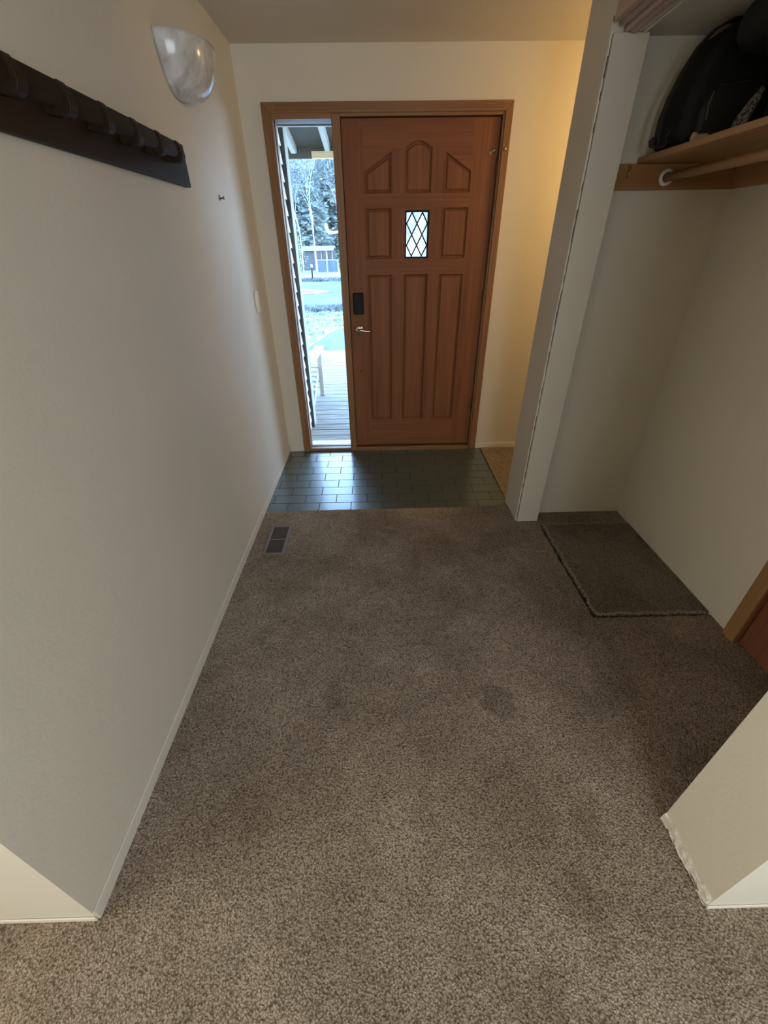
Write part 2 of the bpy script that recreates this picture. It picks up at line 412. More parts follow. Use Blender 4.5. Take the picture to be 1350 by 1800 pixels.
b=MB(); b.box(XR-.001,3.0,.320,.324,0,.018); bb('baseboard_room_right',b,'painted baseboard under the bright right wall')

# painted jamb board of the closet opening with a cracked caulk joint
b=MB(); b.box(.861,.988,2.124,2.142,0,2.095)
struct('trim_1',b,TRIMP,'painted jamb board on the far side of the closet opening','trim',bevel=.002)
b=MB(); rnd=random.Random(9); zz=[i*.03 for i in range(71)]
for i in range(70):
    w0=.0025+rnd.uniform(0,.0025)
    b.box(.8525,.8540+w0*(.5 if rnd.random()<.3 else 1),2.134+rnd.uniform(-.002,.001),2.144,zz[i],zz[i+1]+.001)
CAULK=plain('cracked_caulk',(.80,.76,.68),.6)
struct('trim_2',b,CAULK,'ragged white caulk along the cracked corner joint','trim')
b=MB(); b.box(.8568,.8612,2.139,2.1435,0,2.095,0); struct('trim_3',b,HOLE,'dark crack line beside the closet jamb board','trim')
# closet header track mouldings
t=empty('door_track',(.92,1.33,2.085),'pinkish ridged wooden double door track under the closet header','door track')
for (a,c,z0,z1,mt,nm) in ((.850,.872,2.118,2.165,TRACKW,'moulding'),(.874,.892,2.108,2.137,TRACKW,'moulding'),(.896,.914,2.094,2.137,TRACKW,'moulding'),(.914,.938,2.090,2.137,TRACKW,'moulding'),(.944,.955,2.094,2.137,TRIMP,'guide_rail'),(.960,.972,2.092,2.137,TRIMP,'guide_rail')):
    b=MB(); b.box(a,c,.525,2.120,z0,z1); b.build(nm,mt,t,bevel=.002)
b=MB(); b.box(.868,.984,.525,2.120,2.1215,2.136); b.build('track_board',TRACKW,t)

# ------------------------------------------------------------------ front door
XD0,XD1,ZD0,ZD1=-.184,.757,.041,2.093
YF=3.266  # leaf face
door=empty('door_1',((XD0+XD1)/2,YF,0),'reddish brown nine-panel wooden front door with small leaded window','door',None,'structure')
cL,cM,cR=(-.058,.115),(.192,.364),(.438,.608)
panels=[
 [(cL[0],1.742),(cL[1],1.742),(cL[1],1.948),(cL[0],1.850)],
 [(cM[0],1.742),(cM[1],1.742),(cM[1],1.962),(.312,1.990),(.278,1.997),(.244,1.990),(cM[0],1.962)],
 [(cR[0],1.742),(cR[1],1.742),(cR[1],1.850),(cR[0],1.948)],
 [(cL[0],1.390),(cL[1],1.390),(cL[1],1.671),(cL[0],1.671)],
 [(cR[0],1.390),(cR[1],1.390),(cR[1],1.671),(cR[0],1.671)],
 [(cL[0],.258),(cL[1],.258),(cL[1],1.302),(cL[0],1.302)],
 [(cM[0],.258),(cM[1],.258),(cM[1],1.302),(cM[0],1.302)],
 [(cR[0],.258),(cR[1],.258),(cR[1],1.302),(cR[0],1.302)]]
winp=[(cM[0],1.386),(cM[1],1.386),(cM[1],1.664),(cM[0],1.664)]
b=MB()
def piece(pts,mi): b.prism(pts,'y',YF,YF+.042,mi)
piece([(XD0,ZD0),(cL[0],ZD0),(cL[0],ZD1),(XD0,ZD1)],0)
piece([(cR[1],ZD0),(XD1,ZD0),(XD1,ZD1),(cR[1],ZD1)],0)
# top rail with stepped arch
piece([(cL[0],1.850),(cL[1],1.948),(cL[1],1.742+.22),(cM[0],1.962),(.244,1.990),(.278,1.997),(.312,1.990),(cM[1],1.962),(cR[0],1.962),(cR[0],1.948),(cR[1],1.850),(cR[1],ZD1),(cL[0],ZD1)],1)
for z0,z1 in ((1.671,1.742),(1.302,1.390),(ZD0,.258)): piece([(cL[0],z0),(cR[1],z0),(cR[1],z1),(cL[0],z1)],1)
for x0,x1 in ((cL[1],cM[0]),(cM[1],cR[0])):
    for z0,z1 in ((.258,1.302),(1.390,1.671),(1.742,1.962)): piece([(x0,z0),(x1,z0),(x1,z1),(x0,z1)],0)
piece([(cM[0],1.664),(cM[1],1.664),(cM[1],1.671),(cM[0],1.671)],1)
b.build('leaf',[DOOR_V,DOOR_H],door)
def inset(pts,d):
    n=len(pts); out=[]
    for i in range(n):
        a,p,c=Vector(pts[i-1]),Vector(pts[i]),Vector(pts[(i+1)%n])
        e1=(p-a).normalized(); e2=(c-p).normalized(); n1=Vector((-e1.y,e1.x)); n2=Vector((-e2.y,e2.x))
        k=(n1+n2); k=k/(k.dot(n1)); out.append(tuple(p+k*d))
    return out
for P in panels:
    b=MB(); rings=[(0,0.0),(0,-.001),(.003,-.002),(.006,.003),(.009,.010),(.0135,.011),(.021,.004),(.024,.003)]
    vs=[];n=len(P)
    for d,y in rings: vs+=[(x,YF+y,z) for x,z in inset(P,d)]
    fs=[(i*n+k,i*n+(k+1)%n,(i+1)*n+(k+1)%n,(i+1)*n+k) for i in range(len(rings)-1) for k in range(n)]
    fs.append(tuple(range((len(rings)-1)*n,len(rings)*n)))
    b.add(vs,fs); b.build('panel',DOOR_V,door)
# leaded window
b=MB()
for i,(d0,d1,y0,y1) in enumerate(((0,.007,-.002,.040),)):
    o=inset(winp,d0); q=inset(winp,d1)
    for k in range(4):
        a,c,e,f=o[k],o[(k+1)%4],q[(k+1)%4],q[k]; b.prism([a,c,e,f],'y',YF+y0,YF+y1)
win=b.build('window_moulding',DOOR_V,door)
b=MB(); q=inset(winp,.007)
b.prism(q,'y',YF+.020,YF+.024); b.build('pane',FROST,win)
b=MB(); o=inset(winp,.0065); q=inset(winp,.0175)
for k in range(4): b.prism([o[k],o[(k+1)%4],q[(k+1)%4],q[k]],'y',YF+.010,YF+.022)
wx0,wz0=q[0]; wx1,wz1=q[2]; W=wx1-wx0; Hh=wz1-wz0; dx=W/2.02; dz=Hh/2.03; x00=wx0+W*.26
def clip(p,q):
    t0,t1=0,1; d=(q[0]-p[0],q[1]-p[1])
    for pp,qq in ((-d[0],p[0]-wx0),(d[0],wx1-p[0]),(-d[1],p[1]-wz0),(d[1],wz1-p[1])):
        if abs(pp)<1e-9: continue
        r=qq/pp
        if pp<0: t0=max(t0,r)
        else: t1=min(t1,r)
    if t0>=t1: return None
    return (p[0]+d[0]*t0,p[1]+d[1]*t0),(p[0]+d[0]*t1,p[1]+d[1]*t1)
for k in range(-4,6):
    for sgn in (1,-1):
        xa=x00+k*dx; c=clip((xa,wz1),(xa+sgn*dx*2.5,wz1-dz*2.5))
        if c: 
            (x0,z0),(x1,z1)=c; b.tube([(x0,YF+.015,z0),(x1,YF+.015,z1)],.0046,6)
b.build('lead_lattice',BLACKM,win)
# hardware
b=MB(); b.box(-.161,-.088,YF-.020,YF,1.056,1.193); kp=b.build('keypad_lock',BLACK,door,bevel=.006,segs=3)
b=MB(); b.box(-.153,-.096,YF-.022,YF-.0195,1.150,1.180); b.build('lock_cover',BLACKM,kp,bevel=.002)
b=MB(); b.lathe([(.001,-.014),(.022,-.013),(.031,-.006),(.033,0)],(-.128,YF,.952),'y',28); ro=b.build('handle',NICKEL,door,smooth=True)
b=MB(); b.tube([(-.128,YF-.012,.952),(-.128,YF-.042,.952)],.010,14)
b.tube([(-.130,YF-.044,.952),(-.112,YF-.047,.952),(-.085,YF-.045,.949),(-.060,YF-.042,.945),(-.044,YF-.040,.944)],[.011,.011,.008,.0085,.007],12)
b.build('lever',NICKEL,ro,smooth=True)
b=MB(); b.lathe([(.006,-.001),(.006,.001)],(-.124,YF,.654),'y',12); b.build('bored_hole',HOLE,door)
for z in (1.86,1.14,.37):
    b=MB(); b.tube([(.758,YF-.004,z-.045),(.758,YF-.004,z+.045)],.0075,10); b.lathe([(.009,0),(.009,.006),(.003,.010)],(.758,YF-.004,z+.045),'z',10); b.build('hinge',BRONZE,door)
# security hook on the door
b=MB(); b.lathe([(.0095,-.002),(.0095,0)],(.722,YF,1.936),'y',12); b.tube([(.722,YF-.002,1.936),(.722,YF-.012,1.938)],.004,8)
b.tube(arc((.712,YF-.008,1.932),.007,0,1.7*PI,12),.0018,6); b.tube([(.720,YF-.010,1.938),(.736,YF-.012,1.943)],.005,8); b.build('eye_latch',NICKEL,door,smooth=True)

# sidelight
sl=empty('window_1',(-.41,3.3,0),'tall narrow clear glass sidelight left of the front door','window',None,'structure')
b=MB(); b.box(-.579,-.238,3.300,3.305,.024,2.088); b.build('pane',GLASS,sl)
b=MB(); b.box(-.60,-.578,3.236,3.36,0,2.12); b.box(-.578,-.238,3.236,3.36,2.088,2.12,1); b.box(-.578,-.238,3.242,3.33,0,.024,1); b.build('frame',[CASE_V,CASE_H],sl,bevel=.002)
b=MB(); b.box(-.581,-.578+.003,3.290,3.300,.024,2.088); b.box(-.240,-.238+.0005,3.290,3.300,.024,2.088); b.box(-.578,-.238,3.290,3.300,.0235,.027); b.build('glazing_seal',BLACKM,sl)
b=MB(); b.box(-.60,-.20,3.36,3.50,-.06,-.012); b.build('outer_sill',WHITEX,sl,bevel=.004)
b=MB(); b.box(-.605,-.20,3.39,3.44,2.103,2.135); b.box(-.605,-.20,3.45,3.465,2.094,2.099); b.build('outer_head',WHITEX,sl,bevel=.002)
b=MB(); b.box(-.605,-.20,3.425,3.462,2.098,2.106); b.build('head_gap',BLACKM,sl)
# casing (wood trim)
cs=empty('trim_4',(.09,YD,0),'stained wood casing framing the front door and sidelight','trim',None,'structure')
def cas(pts,ax,mt,y0=3.236,y1=3.256):
    b=MB(); b.prism(pts,'y',y0,y1); o=b.build('casing_board',mt,cs,bevel=.003); return o
cas([(-.634,0),(-.594,0),(-.594,2.112),(-.634,2.160)],'z',CASE_V,3.232)
cas([(.772,0),(.820,0),(.814,2.158),(.772,2.112)],'z',CASE_V,3.232)
cas([(-.634,2.160),(-.594,2.112),(.772,2.112),(.814,2.158)],'x',CASE_H,3.232)
b=MB(); b.box(-.238,-.188,3.238,3.37,0,2.112); b.build('mullion_post',CASE_V,cs,bevel=.003)
b=MB(); b.box(.760,.800,3.242,3.37,0,2.112); b.build('jamb',CASE_V,cs,bevel=.002)
b=MB(); b.box(-.188,.760,3.242,3.37,2.098,2.125); b.build('head_jamb',CASE_H,cs,bevel=.002)
for z in (2.128,2.140,2.150):
    b=MB(); b.box(-.55,.76,3.229,3.233,z-.002,z+.0025); b.build('moulding_ridge',CASE_H,cs,bevel=.001)
b=MB(); b.box(-.188,.760,3.240,3.37,-.02,.026); b.build('door_threshold',CASE_H,cs,bevel=.004)
b=MB(); b.box(-.188,.760,3.3085,3.34,.02,.050); b.build('weather_strip',BLACKM,cs)
b=MB(); b.box(-.188,.760,3.3085,3.33,2.080,2.10); b.box(-.190,-.172,3.3085,3.33,.02,2.10); b.box(.745,.762,3.3085,3.33,.02,2.10); b.build('door_stop',BLACKM,cs)
b=MB(); b.lathe([(.002,-.012),(.009,-.010),(.006,-.004),(.009,0)],(.789,3.232,1.944),'y',14); b.build('catch_knob',NICKEL,cs,smooth=True)

# door in closet back wall
d2=empty('door_2',(1.54,.86,0),'reddish brown inner door with oak casing on the closet back wall','door',None,'structure')
b=MB(); b.box(1.521,1.541,1.166,1.226,0,2.08); b.box(1.521,1.541,.52,.58,0,2.08); b.box(1.521,1.541,.58,1.166,2.02,2.08); b.build('casing_board',wood('oak_casing',(.26,.13,.05),(.36,.20,.09),'z',.4),d2,bevel=.004)
b=MB(); b.box(1.548,1.585,.581,1.160,.008,2.02); b.build('leaf',REDD,d2,bevel=.002)
b=MB(); b.box(1.541,1.62,1.163,1.205,0,2.05); b.build('jamb',REDD,d2)
b=MB(); b.box(1.585,1.70,.44,1.24,-.03,2.1); b.build('door_backing',REDD,d2)

# ------------------------------------------------------------------ left wall things
hr=empty('coat_rack',(XL,1.42,1.68),'long dark stained wooden coat rack with upturned pegs on the left wall','coat rack')
b=MB(); b.box(XL+.0005,XL+.021,.72,2.137,1.679,1.812); b.build('backboard',DARKW,hr,bevel=.004)
def hookmb(y):
    pr=[(.0,1.736),(.035,1.731),(.052,1.732),(.063,1.738),(.069,1.750),(.068,1.766),(.060,1.783),(.050,1.794),(.046,1.792),(.051,1.778),(.054,1.764),(.050,1.753),(.035,1.749),(.0,1.756)]
    b=MB(); b.prism([(XL+.020+x*.9,z) for x,z in pr],'y',y-.015,y+.015); return b
h0=hookmb(1.472).build('hook',DARKW,hr,bevel=.003)
for y in (.81,.976,1.142,1.307,1.634,1.795,1.950):
    h=h0.copy(); COL.objects.link(h); h.parent=hr; h.location=h0.location+Vector((0,y-1.472,0))

# sconce
sc=empty('wall_sconce',(XL,2.295,1.96),'half-bowl marbled white glass sconce high on the left wall','wall lamp')
b=MB(); R=.168; Hs=.162; vs=[]; nu,nv=28,14
for j in range(nv+1):
    t=j/nv; a=t*PI/2; r=R*max(math.cos(a),0)**.62; z=2.122-Hs*math.sin(a)**1.05
    for i in range(nu+1):
        u=-PI/2+PI*i/nu; vs.append((XL+.001+max(r,.004)*math.cos(u)*.92, 2.295+max(r,.004)*math.sin(u), z))
fs=[(j*(nu+1)+i,j*(nu+1)+i+1,(j+1)*(nu+1)+i+1,(j+1)*(nu+1)+i) for j in range(nv) for i in range(nu)]
b.add(vs,fs); b.build('glass_bowl',ALAB,sc,smooth=True,solid=.005)
b=MB(); b.box(XL,XL+.012,2.225,2.365,2.0,2.10); b.build('wall_plate',WHITEP,sc,bevel=.004)
b=MB(); b.tube([(XL+.012,2.295,2.05),(XL+.07,2.295,2.05)],.012,10); b.lathe([(.014,0),(.016,.02),(.016,.05)],(XL+.07,2.295,2.03),'z',12); b.build('lamp_socket',WHITEP,sc)

# switch, nail
sw=empty('light_switch',(XL,2.945,1.12),'cream light switch plate on the left wall near the door','light switch')
b=MB(); b.box(XL,XL+.009,2.905,2.985,1.120,1.240); b.build('cover_plate',ALMOND,sw,bevel=.003)
b=MB(); b.prism([(XL+.008,1.168),(XL+.020,1.192),(XL+.008,1.194)],'y',2.940,2.950); b.build('toggle',ALMOND,sw)
b=MB(); b.tube([(XL,2.562,1.676),(XL+.018,2.562,1.678)],.0035,8); b.lathe([(.004,0),(.008,.001),(.007,.004)],(XL+.018,2.562,1.678),'x',10)
b.box(XL,XL+.003,2.555,2.569,1.668,1.690)
b=tag(b.build('picture_nail',BRONZE),'small metal picture nail in the bare left wall between sconce and switch','nail')

# floor vent
vt=empty('floor_vent',(-.613,1.98,.004),'brown metal louvred floor vent set in the carpet by the left wall','floor vent')
b=MB(); vx0,vx1,vy0,vy1=-.677,-.551,1.838,2.121; zt=.011
b.box(vx0,vx0+.017,vy0,vy1,.003,zt); b.box(vx1-.017,vx1,vy0,vy1,.003,zt); b.box(vx0+.017,vx1-.017,vy0,vy0+.014,.003,zt); b.box(vx0+.017,vx1-.017,vy1-.014,vy1,.003,zt)
b.box(vx0+.017,vx1-.017,1.975,1.985,.003,zt); b.build('frame',VENTM,vt,bevel=.002)
b=MB(); b.box(vx0+.012,vx1-.012,vy0+.01,vy1-.01,.0041,.0055); b.build('duct_opening',HOLE,vt)
for k in range(22):
    y=1.856+k*.0117
    if abs(y-1.98)<.008: continue
    b=MB(); b.prism([(y-.0035,.0055),(y-.001,.0055),(y+.0035,.0095),(y+.001,.0095)],'x',vx0+.017,vx1-.017); b.build('louvre',VENTD,vt)

# ------------------------------------------------------------------ closet
b=MB(); b.box(1.016,1.54,2.200,2.22,1.658,1.745)
tag(b.build('shelf_cleat',SHELFX,bevel=.002),'brown wooden cleat across the closet end wall holding the rod socket','shelf cleat')
b=MB(); b.box(1.520,1.54,1.28,2.20,1.658,1.745)
tag(b.build('shelf_cleat',SHELFW,bevel=.002),'brown wooden cleat along the closet back wall under the shelf','shelf cleat')
b=MB(); b.box(1.102,1.539,1.27,2.219,1.7455,1.766)
tag(b.build('closet_shelf',SHELFW,bevel=.0025),'light wooden closet shelf resting on brown cleats','shelf')
rd=empty('clothes_rod',(1.232,1.75,1.70),'round wooden clothes rod running below the closet shelf','clothes rod')
b=MB(); b.tube([(1.232,2.196,1.699),(1.232,1.30,1.699)],.0155,18); b.build('rod',RODW,rd,smooth=True)
b=MB()
for k in range(18):
    a0,a1=PI*(-1.05)+2.1*PI/18*k*1.0,0
b.lathe([(.030,0),(.030,-.004),(.028,-.010),(.022,-.011),(.0175,-.010),(.0175,-.003)],(1.232,2.200,1.699),'y',28); b.build('rod_socket',WHITEP,rd,smooth=True)
b=MB(); b.prism([(1.21,1.7455),(1.255,1.7455),(1.255,1.70),(1.247,1.678),(1.217,1.678),(1.21,1.70)],'y',1.285,1.300); b.build('end_bracket',WHITEP,rd,bevel=.002)
hk=empty('coat_hook',(1.063,2.20,1.70),'small brass screw hook on the cleat beside the closet rod','hook')
b=MB(); b.tube([(1.063,2.200,1.733),(1.063,2.185,1.735)],.0025,8); b.tube([(1.063,2.185,1.735),(1.061,2.176,1.728),(1.060,2.172,1.712),(1.059,2.176,1.700),(1.059,2.184,1.700)],.0025,8)
b.build('hook_wire',BRASS,hk,smooth=True)
b=MB(); b.lathe([(.007,-.002),(.007,0)],(1.063,2.200,1.733),'y',12); b.build('hook_flange',BRASS,hk)

ZS=1.766
def blob(c,r,seg=26,rings=16,p=2.4,flat=True,zt=1.0,lean=0):
    """superellipsoid sitting on z=c[2] with flattened bottom"""
    b=MB(); vs=[]
    sp=lambda x,e: math.copysign(abs(x)**e,x)
    e=2/p
    for j in range(rings+1):
        v=-PI/2+PI*j/rings
        for i in range(seg):
            u=2*PI*i/seg
            x=sp(math.cos(v),e)*sp(math.cos(u),e); y=sp(math.cos(v),e)*sp(math.sin(u),e); z=sp(math.sin(v),e)
            zz=(z+1)/2
            vs.append((c[0]+r[0]*x+lean*zz, c[1]+r[1]*y, c[2]+r[2]*2*zz))
    fs=[(j*seg+i,j*seg+(i+1)%seg,(j+1)*seg+(i+1)%seg,(j+1)*seg+i) for j in range(rings) for i in range(seg)]
    return b.add(vs,fs)
bp=empty('backpack',(1.27,2.06,ZS),'black backpack with long curved shoulder strap on the closet shelf','backpack')
# body: domed profile (x,z) extruded along y
dome=[(1.120,ZS+.001),(1.110,1.80),(1.108,1.86),(1.118,1.925),(1.138,1.985),(1.165,2.035),(1.205,2.075),(1.26,2.098),(1.40,2.103),(1.45,2.06),(1.45,1.96),(1.45,1.85),(1.44,ZS+.001)]
b=MB(); b.prism(dome,'y',1.965,2.165); b.build('body',BAG,bp,bevel=.03,segs=4,smooth=True)
b=MB(); b.prism([(1.155,ZS+.004),(1.15,1.86),(1.17,1.90),(1.21,1.93),(1.34,1.93),(1.37,1.90),(1.37,ZS+.004)],'y',1.945,1.99); fp=b.build('front_pocket',BAGP,bp,bevel=.015,segs=3,smooth=True)
b=MB(); b.tube([(1.185,1.944,1.918),(1.24,1.941,1.925),(1.30,1.941,1.930)],.0022,6); b.build('zipper',NICKEL,fp)
b=MB(); b.tube([(1.172,1.944,1.905),(1.166,1.942,1.87),(1.172,1.942,1.83)],.002,6); b.build('piping',plain('grey_piping',(.10,.10,.10),.5),fp)
b=MB(); b.ribbon([(1.070,2.04,1.776),(1.066,2.04,1.80),(1.064,2.04,1.85),(1.075,2.04,1.91),(1.098,2.04,1.975),(1.130,2.04,2.035),(1.17,2.045,2.075),(1.22,2.05,2.098),(1.27,2.06,2.106)],(0,1,0),.030,.007); b.build('shoulder_strap',STRAP,bp,bevel=.001)
b=MB(); b.ribbon([(1.115,2.04,1.79),(1.095,2.04,1.774),(1.072,2.04,1.772),(1.052,2.04,1.776),(1.046,2.04,1.792),(1.060,2.04,1.803)],(0,1,0),.024,.006); b.ribbon([(1.105,2.04,1.775),(1.100,2.04,1.80),(1.116,2.04,1.83)],(0,1,0),.018,.004); b.build('buckle_strap',STRAP,bp,bevel=.001)
b=MB(); b.ribbon([(1.25,2.06,2.095),(1.27,2.06,2.107),(1.31,2.06,2.109),(1.34,2.06,2.097)],(0,1,0),.02,.005); b.build('grab_handle',STRAP,bp)

# grey speckled scarf bundle, leaning roll between the bags
n=N('speckled_knit'); _a=n.noise(n.coord(),120,2,.6); n.bsdf(n.ramp(_a,[(.42,(.06,.05,.05)),(.58,(.36,.33,.28))]),.9,_a,.003,1); KNIT=n.m
b=MB(); b.tube([(1.275,1.92,ZS+.020),(1.283,1.92,1.82),(1.300,1.918,1.86),(1.318,1.915,1.905)],[.020,.022,.018,.009],12)
tag(b.build('knit_scarf',KNIT,smooth=True),'grey speckled knit roll between the backpack and olive bag','scarf')
b=MB(); b.tube([(1.305,1.85,ZS+.012),(1.315,1.85,1.83),(1.330,1.852,1.90),(1.337,1.86,1.93)],[.010,.011,.010,.008],8)
tag(b.build('umbrella',BLACKM,smooth=True),'thin black folded umbrella leaning beside the grey knit roll','umbrella')
ob=empty('olive_bag',(1.40,1.70,ZS),'dark olive cloth pouch at the right end of the visible shelf','bag')
blob((1.395,1.72,ZS+.001),(.085,.115,.075),p=3).build('body',OLIVE,ob,smooth=True)
b=MB(); b.add([(1.312,1.66,1.885),(1.312,1.80,1.893),(1.420,1.80,1.918),(1.420,1.66,1.914),(1.300,1.655,1.850),(1.300,1.805,1.852)],[(0,1,2,3),(0,4,5,1)]); b.build('flap',OLIVE,ob,solid=.006)
df=empty('duffel_bag',(1.42,1.88,ZS),'bulky black duffel stacked high beside the backpack above the olive pouch','bag')
blob((1.30,1.735,1.962),(.175,.205,.071),p=3.0).build('body',BAG,df,smooth=True)
blob((1.455,1.885,ZS+.001),(.075,.065,.098),p=3.2).build('end_pocket',BAG,df,smooth=True)
b=MB(); b.ribbon([(1.165,1.60,2.05),(1.140,1.66,2.01),(1.150,1.72,1.975),(1.19,1.76,1.955),(1.25,1.78,1.955)],(0,1,0),.03,.005); b.build('carry_handle',STRAP,df)
gl=empty('work_glove',(1.36,1.80,1.90),'tan leather glove with pale cuff hanging over the olive bag','glove')
b=MB(); b.tube([(1.310,1.835,1.895),(1.300,1.83,1.925),(1.305,1.835,1.955)],[.014,.019,.015],10); b.build('palm',TAN,gl,smooth=True)
b=MB(); b.tube([(1.312,1.82,1.905),(1.322,1.80,1.925),(1.335,1.79,1.945)],[.006,.006,.005],8); b.build('finger',plain('grey_cuff',(.42,.42,.42),.7),gl,smooth=True)
b=MB(); b.tube([(1.130,1.905,ZS+.011),(1.165,1.895,ZS+.012)],[.011,.010],12); b.lathe([(.0135,0),(.0135,.008)],(1.122,1.906,ZS+.0135),'x',12)
tag(b.build('wooden_toggle',plain('toggle_wood',(.45,.30,.18),.5),smooth=False),'small tan wooden knob lying at the shelf front edge','knob')

# ------------------------------------------------------------------ outside: porch
ZDK=-.10
b=MB(); y=3.40; rnd=random.Random(2)
while y<7.68:
    w=.136
    if y<4.2: x0=-.70
    else: x0=-4.2
    b.box(x0,3.4,y,min(y+w,7.72),ZDK-.035,ZDK+rnd.uniform(-.0015,.0015)); y+=w+.011
tag(b.build('porch_deck',DECKM,bevel=.003,segs=1),'weathered grey wooden porch deck outside the door','deck',None,'structure')
b=MB(); b.box(-4.2,3.4,3.42,7.7,-.60,ZDK-.05); tag(b.build('porch_foundation',HOLE),'dark framing under the porch deck','deck frame',None,'structure')
# siding wall with lapped boards
b=MB(); xs=-.695; z=-.14; lap=.1065
while z<2.9:
    b.prism([(xs-.02,z),(xs+.014,z),(xs+.0135,z+.004),(xs,z+lap),(xs-.02,z+lap)],'y',3.41,4.057); z+=lap
b.box(-1.0,xs-.015,3.41,4.19,-.14,2.9)
sd=empty('wall_porch',(xs,3.8,-.14),'pale lap siding wall of the porch seen edge-on through the sidelight','wall',None,'structure')
b.build('lap_siding',SIDING,sd)
b=MB(); b.box(-.72,-.659,4.058,4.0755,-.10,2.9); b.build('shade_strip',SHADEX,sd)  # shade on the corner board's near edge, painted as a dark strip
b=MB(); b.box(-.72,-.657,4.076,4.205,-.10,2.9); b.build('corner_board',CORNERX,sd,bevel=.003)
b=MB(); b.box(-4.5,-.72,4.08,4.20,-.14,2.9); b.build('garage_face',SIDING,sd)
# outer house wall skin above/right of the door
b=MB(); b.box(.82,5.0,3.412,3.46,-.14,2.9); b.box(-.66,.82,3.412,3.46,2.16,2.9); tag(b.build('wall_front',SIDING),'outer siding of the house front beside the door','wall',None,'structure')
# porch roof
pr=empty('porch_roof',(0,4.5,2.2),'dark porch roof underside with pale rafters above the deck','porch roof',None,'structure')
ry0,rz0,ry1,rz1=3.35,2.66,5.62,2.31
b=MB(); b.prism([(ry0,rz0),(ry1,rz1),(ry1,rz1+.10),(ry0,rz0+.10)],'x',-3.2,4.2); b.build('roof_deck',ROOFX,pr)
b=MB(); b.box(-3.2,4.2,5.56,5.60,2.225,2.36); b.build('fascia',ROOFX,pr)
for x in (-.80,-.455,.10,.65,1.2,1.8,2.4):
    b=MB(); sl_=(rz1-rz0)/(ry1-ry0)
    f=lambda yy: rz0+sl_*(yy-ry0)
    b.prism([(3.46,f(3.46)-.11),(3.46,f(3.46)),(5.55,f(5.55)),(5.55,f(5.55)-.05),(5.46,f(5.46)-.085)],'x',x-.022,x+.022); b.build('rafter',RAFTX,pr)
b=MB(); b.box(-.615,3.6,5.42,5.50,2.208,2.262); tag(b.build('porch_beam',BEAMX,bevel=.003),'pale tan beam end under the porch eave','beam',None,'structure')
# main roof slab so the sun cannot reach the rooms
b=MB(); b.prism([(Y0-.6,2.55),(.1,3.9),(3.6,2.95),(3.6,2.75),(Y0-.6,2.40+.12)],'x',-4.6,5.2); tag(b.build('house_roof',ROOFX),'sloping roof over the house','roof',None,'structure')

# adirondack chair on the deck, facing the yard
ac=empty('garden_chair',(-1.0,4.9,ZDK),'weathered white slatted garden chair on the porch beside the siding corner','chair')
def cb(nm,mb,**k): return mb.build(nm,CHAIRW,ac,**k)
for sx in (-.69,-1.30):
    b=MB(); b.prism([(5.11,ZDK),(5.155,ZDK),(5.155,.43),(5.11,.43)],'x',sx-.026,sx+.026); cb('leg',b,bevel=.003)
    b=MB(); xi=sx+(-.032 if sx>-1 else .032); b.prism([(5.17,.24),(5.17,.17),(4.42,ZDK),(4.30,ZDK),(4.30,-.05),(4.62,.03),(5.05,.235)],'x',xi-.012,xi+.012); cb('side_rail',b,bevel=.002)
    b=MB(); xo=sx; b.prism([(xo-.06,5.30),(xo+.045,5.30),(xo+.050,5.20),(xo+.035,4.60),(xo+.0,4.46),(xo-.03,4.46),(xo-.06,4.70)],'z',.43,.455); cb('armrest',b,bevel=.004)
for k in range(6):
    y=5.13-k*.088; z=.238-k*.030
    b=MB(); b.box(-1.28,-.71,y-.038,y+.038,z,z+.018); cb('seat_slat',b,bevel=.002)
for k in range(6):
    x=-1.235+k*.094; h_=.86-abs(k-2.5)*.03
    b=MB(); b.prism([(4.66,.09),(4.68,.09),(4.42,h_),(4.40,h_)],'x',x-.04,x+.04); cb('back_slat',b,bevel=.002)
b=MB(); b.box(-1.29,-.70,4.50,4.53,.40,.43); cb('cross_brace',b)
b=MB(); b.box(-1.27,-.72,5.12,5.14,.06,.09); cb('cross_brace',b)

# ------------------------------------------------------------------ outside: ground
def gz(y): return -.40-.0080*max(0,y-10)
rnd=random.Random(12)
b=MB(); nx,ny=60,90; vs=[]
X0,X1,Y1_,Y2_=-45,45,7.2,110
for j in range(ny+1):
    y=Y1_+(Y2_-Y1_)*(j/ny)**1.7
    for i in range(nx+1):
        x=X0+(X1-X0)*i/nx; vs.append((x,y,gz(y)+.02*math.sin(x*.9+y*.4)+.012*math.sin(x*2.3-y)))
b.add(vs,[(j*(nx+1)+i,j*(nx+1)+i+1,(j+1)*(nx+1)+i+1,(j+1)*(nx+1)+i) for j in range(ny) for i in range(nx)])
tag(b.build('ground',GRASS,smooth=True),'frosted lawn running from the porch to the trees','ground',None,'structure')
def strip(name,pts_l,pts_r,mat,label,cat,dz=.05):
    b=MB(); n=len(pts_l); vs=[(x,y,gz(y)+dz) for x,y in pts_l]+[(x,y,gz(y)+dz) for x,y in pts_r]
    vs+=[(x,y,gz(y)-.1) for x,y in pts_l]+[(x,y,gz(y)-.1) for x,y in pts_r]
    fs=[(i,i+1,n+i+1,n+i) for i in range(n-1)]+[(i,i+1,2*n+i+1,2*n+i) for i in range(n-1)]+[(n+i,n+i+1,3*n+i+1,3*n+i) for i in range(n-1)]+[(0,n,3*n,2*n)]
    b.add(vs,fs); tag(b.build(name,mat),label,cat,None,'structure')
